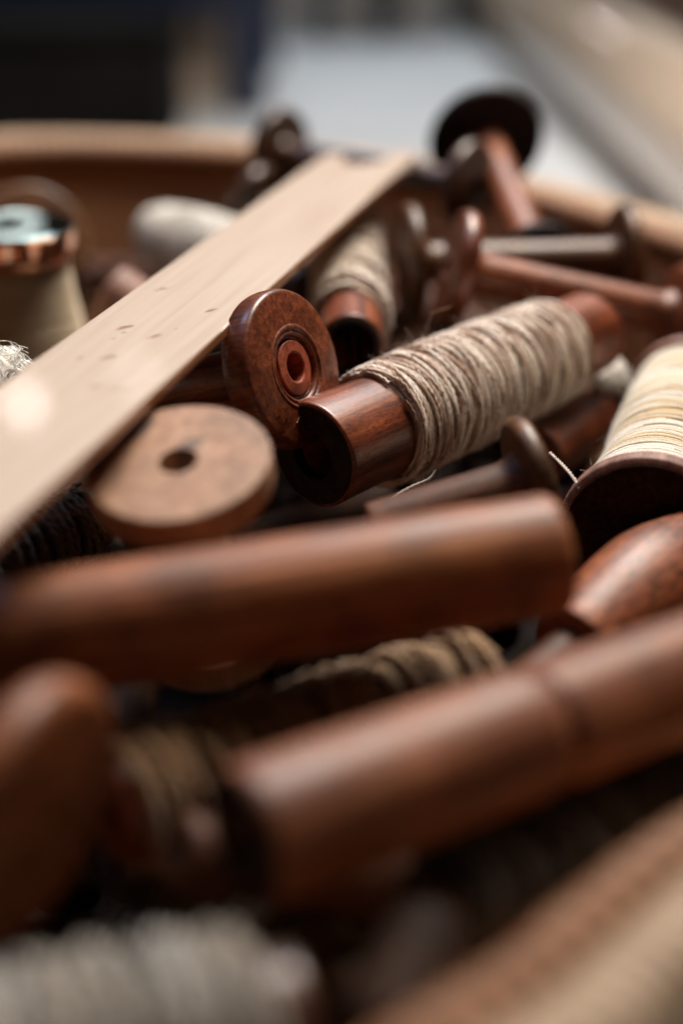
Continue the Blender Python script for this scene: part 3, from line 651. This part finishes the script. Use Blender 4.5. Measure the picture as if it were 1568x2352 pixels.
for p_ in range(6): CAPS.pop()
GRP = {protoA: "plain dark quills low in the pile", protoB: "red-brown quills low in the pile", protoC: "brown yarn bobbins low in the pile", protoD: "dark spools low in the pile"}
def copy_tree(root):
    c = root.copy(); COL.objects.link(c)
    for ch in root.children:
        d = ch.copy(); COL.objects.link(d); d.parent = c
        for g in ch.children:
            e = g.copy(); COL.objects.link(e); e.parent = d
    return c
specs = [(protoA, .12, .014), (protoB, .105, .013), (protoC, .11, .0135), (protoD, .085, .0185)]
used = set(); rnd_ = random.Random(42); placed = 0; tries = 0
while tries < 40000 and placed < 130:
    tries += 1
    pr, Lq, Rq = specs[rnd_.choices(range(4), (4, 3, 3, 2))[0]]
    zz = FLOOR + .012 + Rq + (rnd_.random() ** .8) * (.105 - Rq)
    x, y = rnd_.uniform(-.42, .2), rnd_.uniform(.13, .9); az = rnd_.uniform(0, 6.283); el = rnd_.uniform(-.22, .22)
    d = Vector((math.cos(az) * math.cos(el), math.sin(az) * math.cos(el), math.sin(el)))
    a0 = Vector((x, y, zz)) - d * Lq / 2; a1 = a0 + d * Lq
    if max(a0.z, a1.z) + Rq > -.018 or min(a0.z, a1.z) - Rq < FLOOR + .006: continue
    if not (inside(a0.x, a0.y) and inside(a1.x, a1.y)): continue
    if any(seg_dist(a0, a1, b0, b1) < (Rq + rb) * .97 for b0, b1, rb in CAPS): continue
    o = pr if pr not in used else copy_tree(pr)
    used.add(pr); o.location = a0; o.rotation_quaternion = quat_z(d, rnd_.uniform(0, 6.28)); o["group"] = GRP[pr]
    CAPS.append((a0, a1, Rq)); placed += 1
print("buried:", placed, "tries", tries)

# ================================================================== BACKGROUND
def box_mesh(x0, x1, y0, y1, z0, z1, bev=.006):
    bm = bmesh.new(); bmesh.ops.create_cube(bm, size=1)
    for v in bm.verts: v.co = Vector(((x0 + x1) / 2 + v.co.x * (x1 - x0), (y0 + y1) / 2 + v.co.y * (y1 - y0), (z0 + z1) / 2 + v.co.z * (z1 - z0)))
    bmesh.ops.bevel(bm, geom=list(bm.edges), offset=bev, segments=2, affect='EDGES')
    me = bpy.data.meshes.new("board"); bm.to_mesh(me); bm.free(); return finish(me, 30)
ben = tag(empty("navy_bench", (-.55, 2.1, FLOOR)), "navy painted bench with square legs standing on the pale floor", "bench")
def bpart(name, *b): o = link_mesh(name, box_mesh(*b), M_NAVY, ben); o.location = (.55, -2.1, -FLOOR); return o
for (x, y) in ((-.128, 2.02), (-.128, 2.42), (-1.05, 2.02), (-1.05, 2.42)): bpart("leg", x - .026, x + .026, y - .026, y + .026, FLOOR, .30)
bpart("stretcher", -1.024, -.154, 2.005, 2.035, -.005, .055); bpart("seat", -1.12, -.09, 1.96, 2.48, .30, .335)
cb = tag(empty("charcoal_box", (-.36, 1.9, FLOOR)), "low charcoal storage box on the floor in front of the navy bench", "box")
for nm, b in (("body", (-.52, -.205, 1.70, 1.93, FLOOR, -.004)), ("lid", (-.526, -.199, 1.694, 1.936, -.003, .018))):
    o = link_mesh(nm, box_mesh(*b), M_CHAR, cb); o.location = (.36, -1.9, -FLOOR)
bb = tag(empty("black_box", (-.75, 1.85, FLOOR)), "black box beside the charcoal storage box", "box")
for nm, b in (("body", (-1.0, -.54, 1.66, 1.95, FLOOR, .05)), ("lid", (-1.006, -.534, 1.654, 1.956, .051, .07))):
    o = link_mesh(nm, box_mesh(*b), M_BLACK, bb); o.location = (.75, -1.85, -FLOOR)
ct = tag(empty("beige_carton", (-.24, 2.2, FLOOR)), "beige carton standing under the navy bench", "carton")
for nm, b in (("body", (-.46, -.165, 2.08, 2.36, FLOOR, .05)), ("flap", (-.455, -.17, 2.085, 2.355, .0505, .054))):
    o = link_mesh(nm, box_mesh(*b, .002), M_CARTON, ct); o.location = (.24, -2.2, -FLOOR)
sl = tag(empty("grey_stool", (.02, 2.9, FLOOR)), "grey-blue stool with thin legs far behind the basket", "stool")
for (x, y) in ((-.04, 2.80), (.075, 2.86), (.23, 2.95), (.10, 3.1)):
    o = link_mesh("leg", box_mesh(x - .02, x + .02, y - .02, y + .02, FLOOR, .34), M_GREYP, sl); o.location = (-.02, -2.9, -FLOOR)
o = link_mesh("seat", box_mesh(-.10, .29, 2.75, 3.15, .34, .375), M_GREYP, sl); o.location = (-.02, -2.9, -FLOOR)
fc = tag(empty("beige_crate", (.25, 3.5, FLOOR)), "large beige crate standing behind the grey-blue stool", "crate")
for nm, b in (("body", (-.35, .30, 3.3, 3.8, FLOOR, .30)), ("lid", (-.36, .31, 3.29, 3.81, .301, .33))):
    o = link_mesh(nm, box_mesh(*b), M_CARTON, fc); o.location = (-.25, -3.5, -FLOOR)
# pale round beam on the right
M_BEAM = wood("pale_lacquered_beam", (.48, .34, .23), (.58, .44, .32), (.66, .53, .41), rough=.35, coat=.8, coat_rough=.08, grain=60, speck=.1, blotch=.1)
bmr = .074; bx0, bx1 = Vector((.372, 1.05, FLOOR + bmr)), Vector((.312, 3.6, FLOOR + bmr))
be = tag(empty("loom_beam", bx0, quat_z(bx1 - bx0)), "thick pale lacquered round wooden beam lying on the floor", "beam")
Lb = (bx1 - bx0).length
link_mesh("beam", lathe([(.01, 0), (bmr, 0, .01), (bmr, Lb, .01), (.01, Lb)], 64, 4), M_BEAM, be)
link_mesh("end_cap", lathe([(.0005, -.006), (.03, -.006, .003), (.03, .001), (.0005, .001)], 40, 3), M_BROWN, be)
ch = tag(empty("brown_chest", (.95, 2.2, FLOOR)), "dark brown wooden chest behind the pale beam", "chest")
for nm, b in (("body", (.54, 1.5, 1.2, 3.6, FLOOR, .34)), ("lid", (.525, 1.515, 1.185, 3.615, .342, .38))):
    o = link_mesh(nm, box_mesh(*b), M_BROWN, ch); o.location = (-.95, -2.2, -FLOOR)
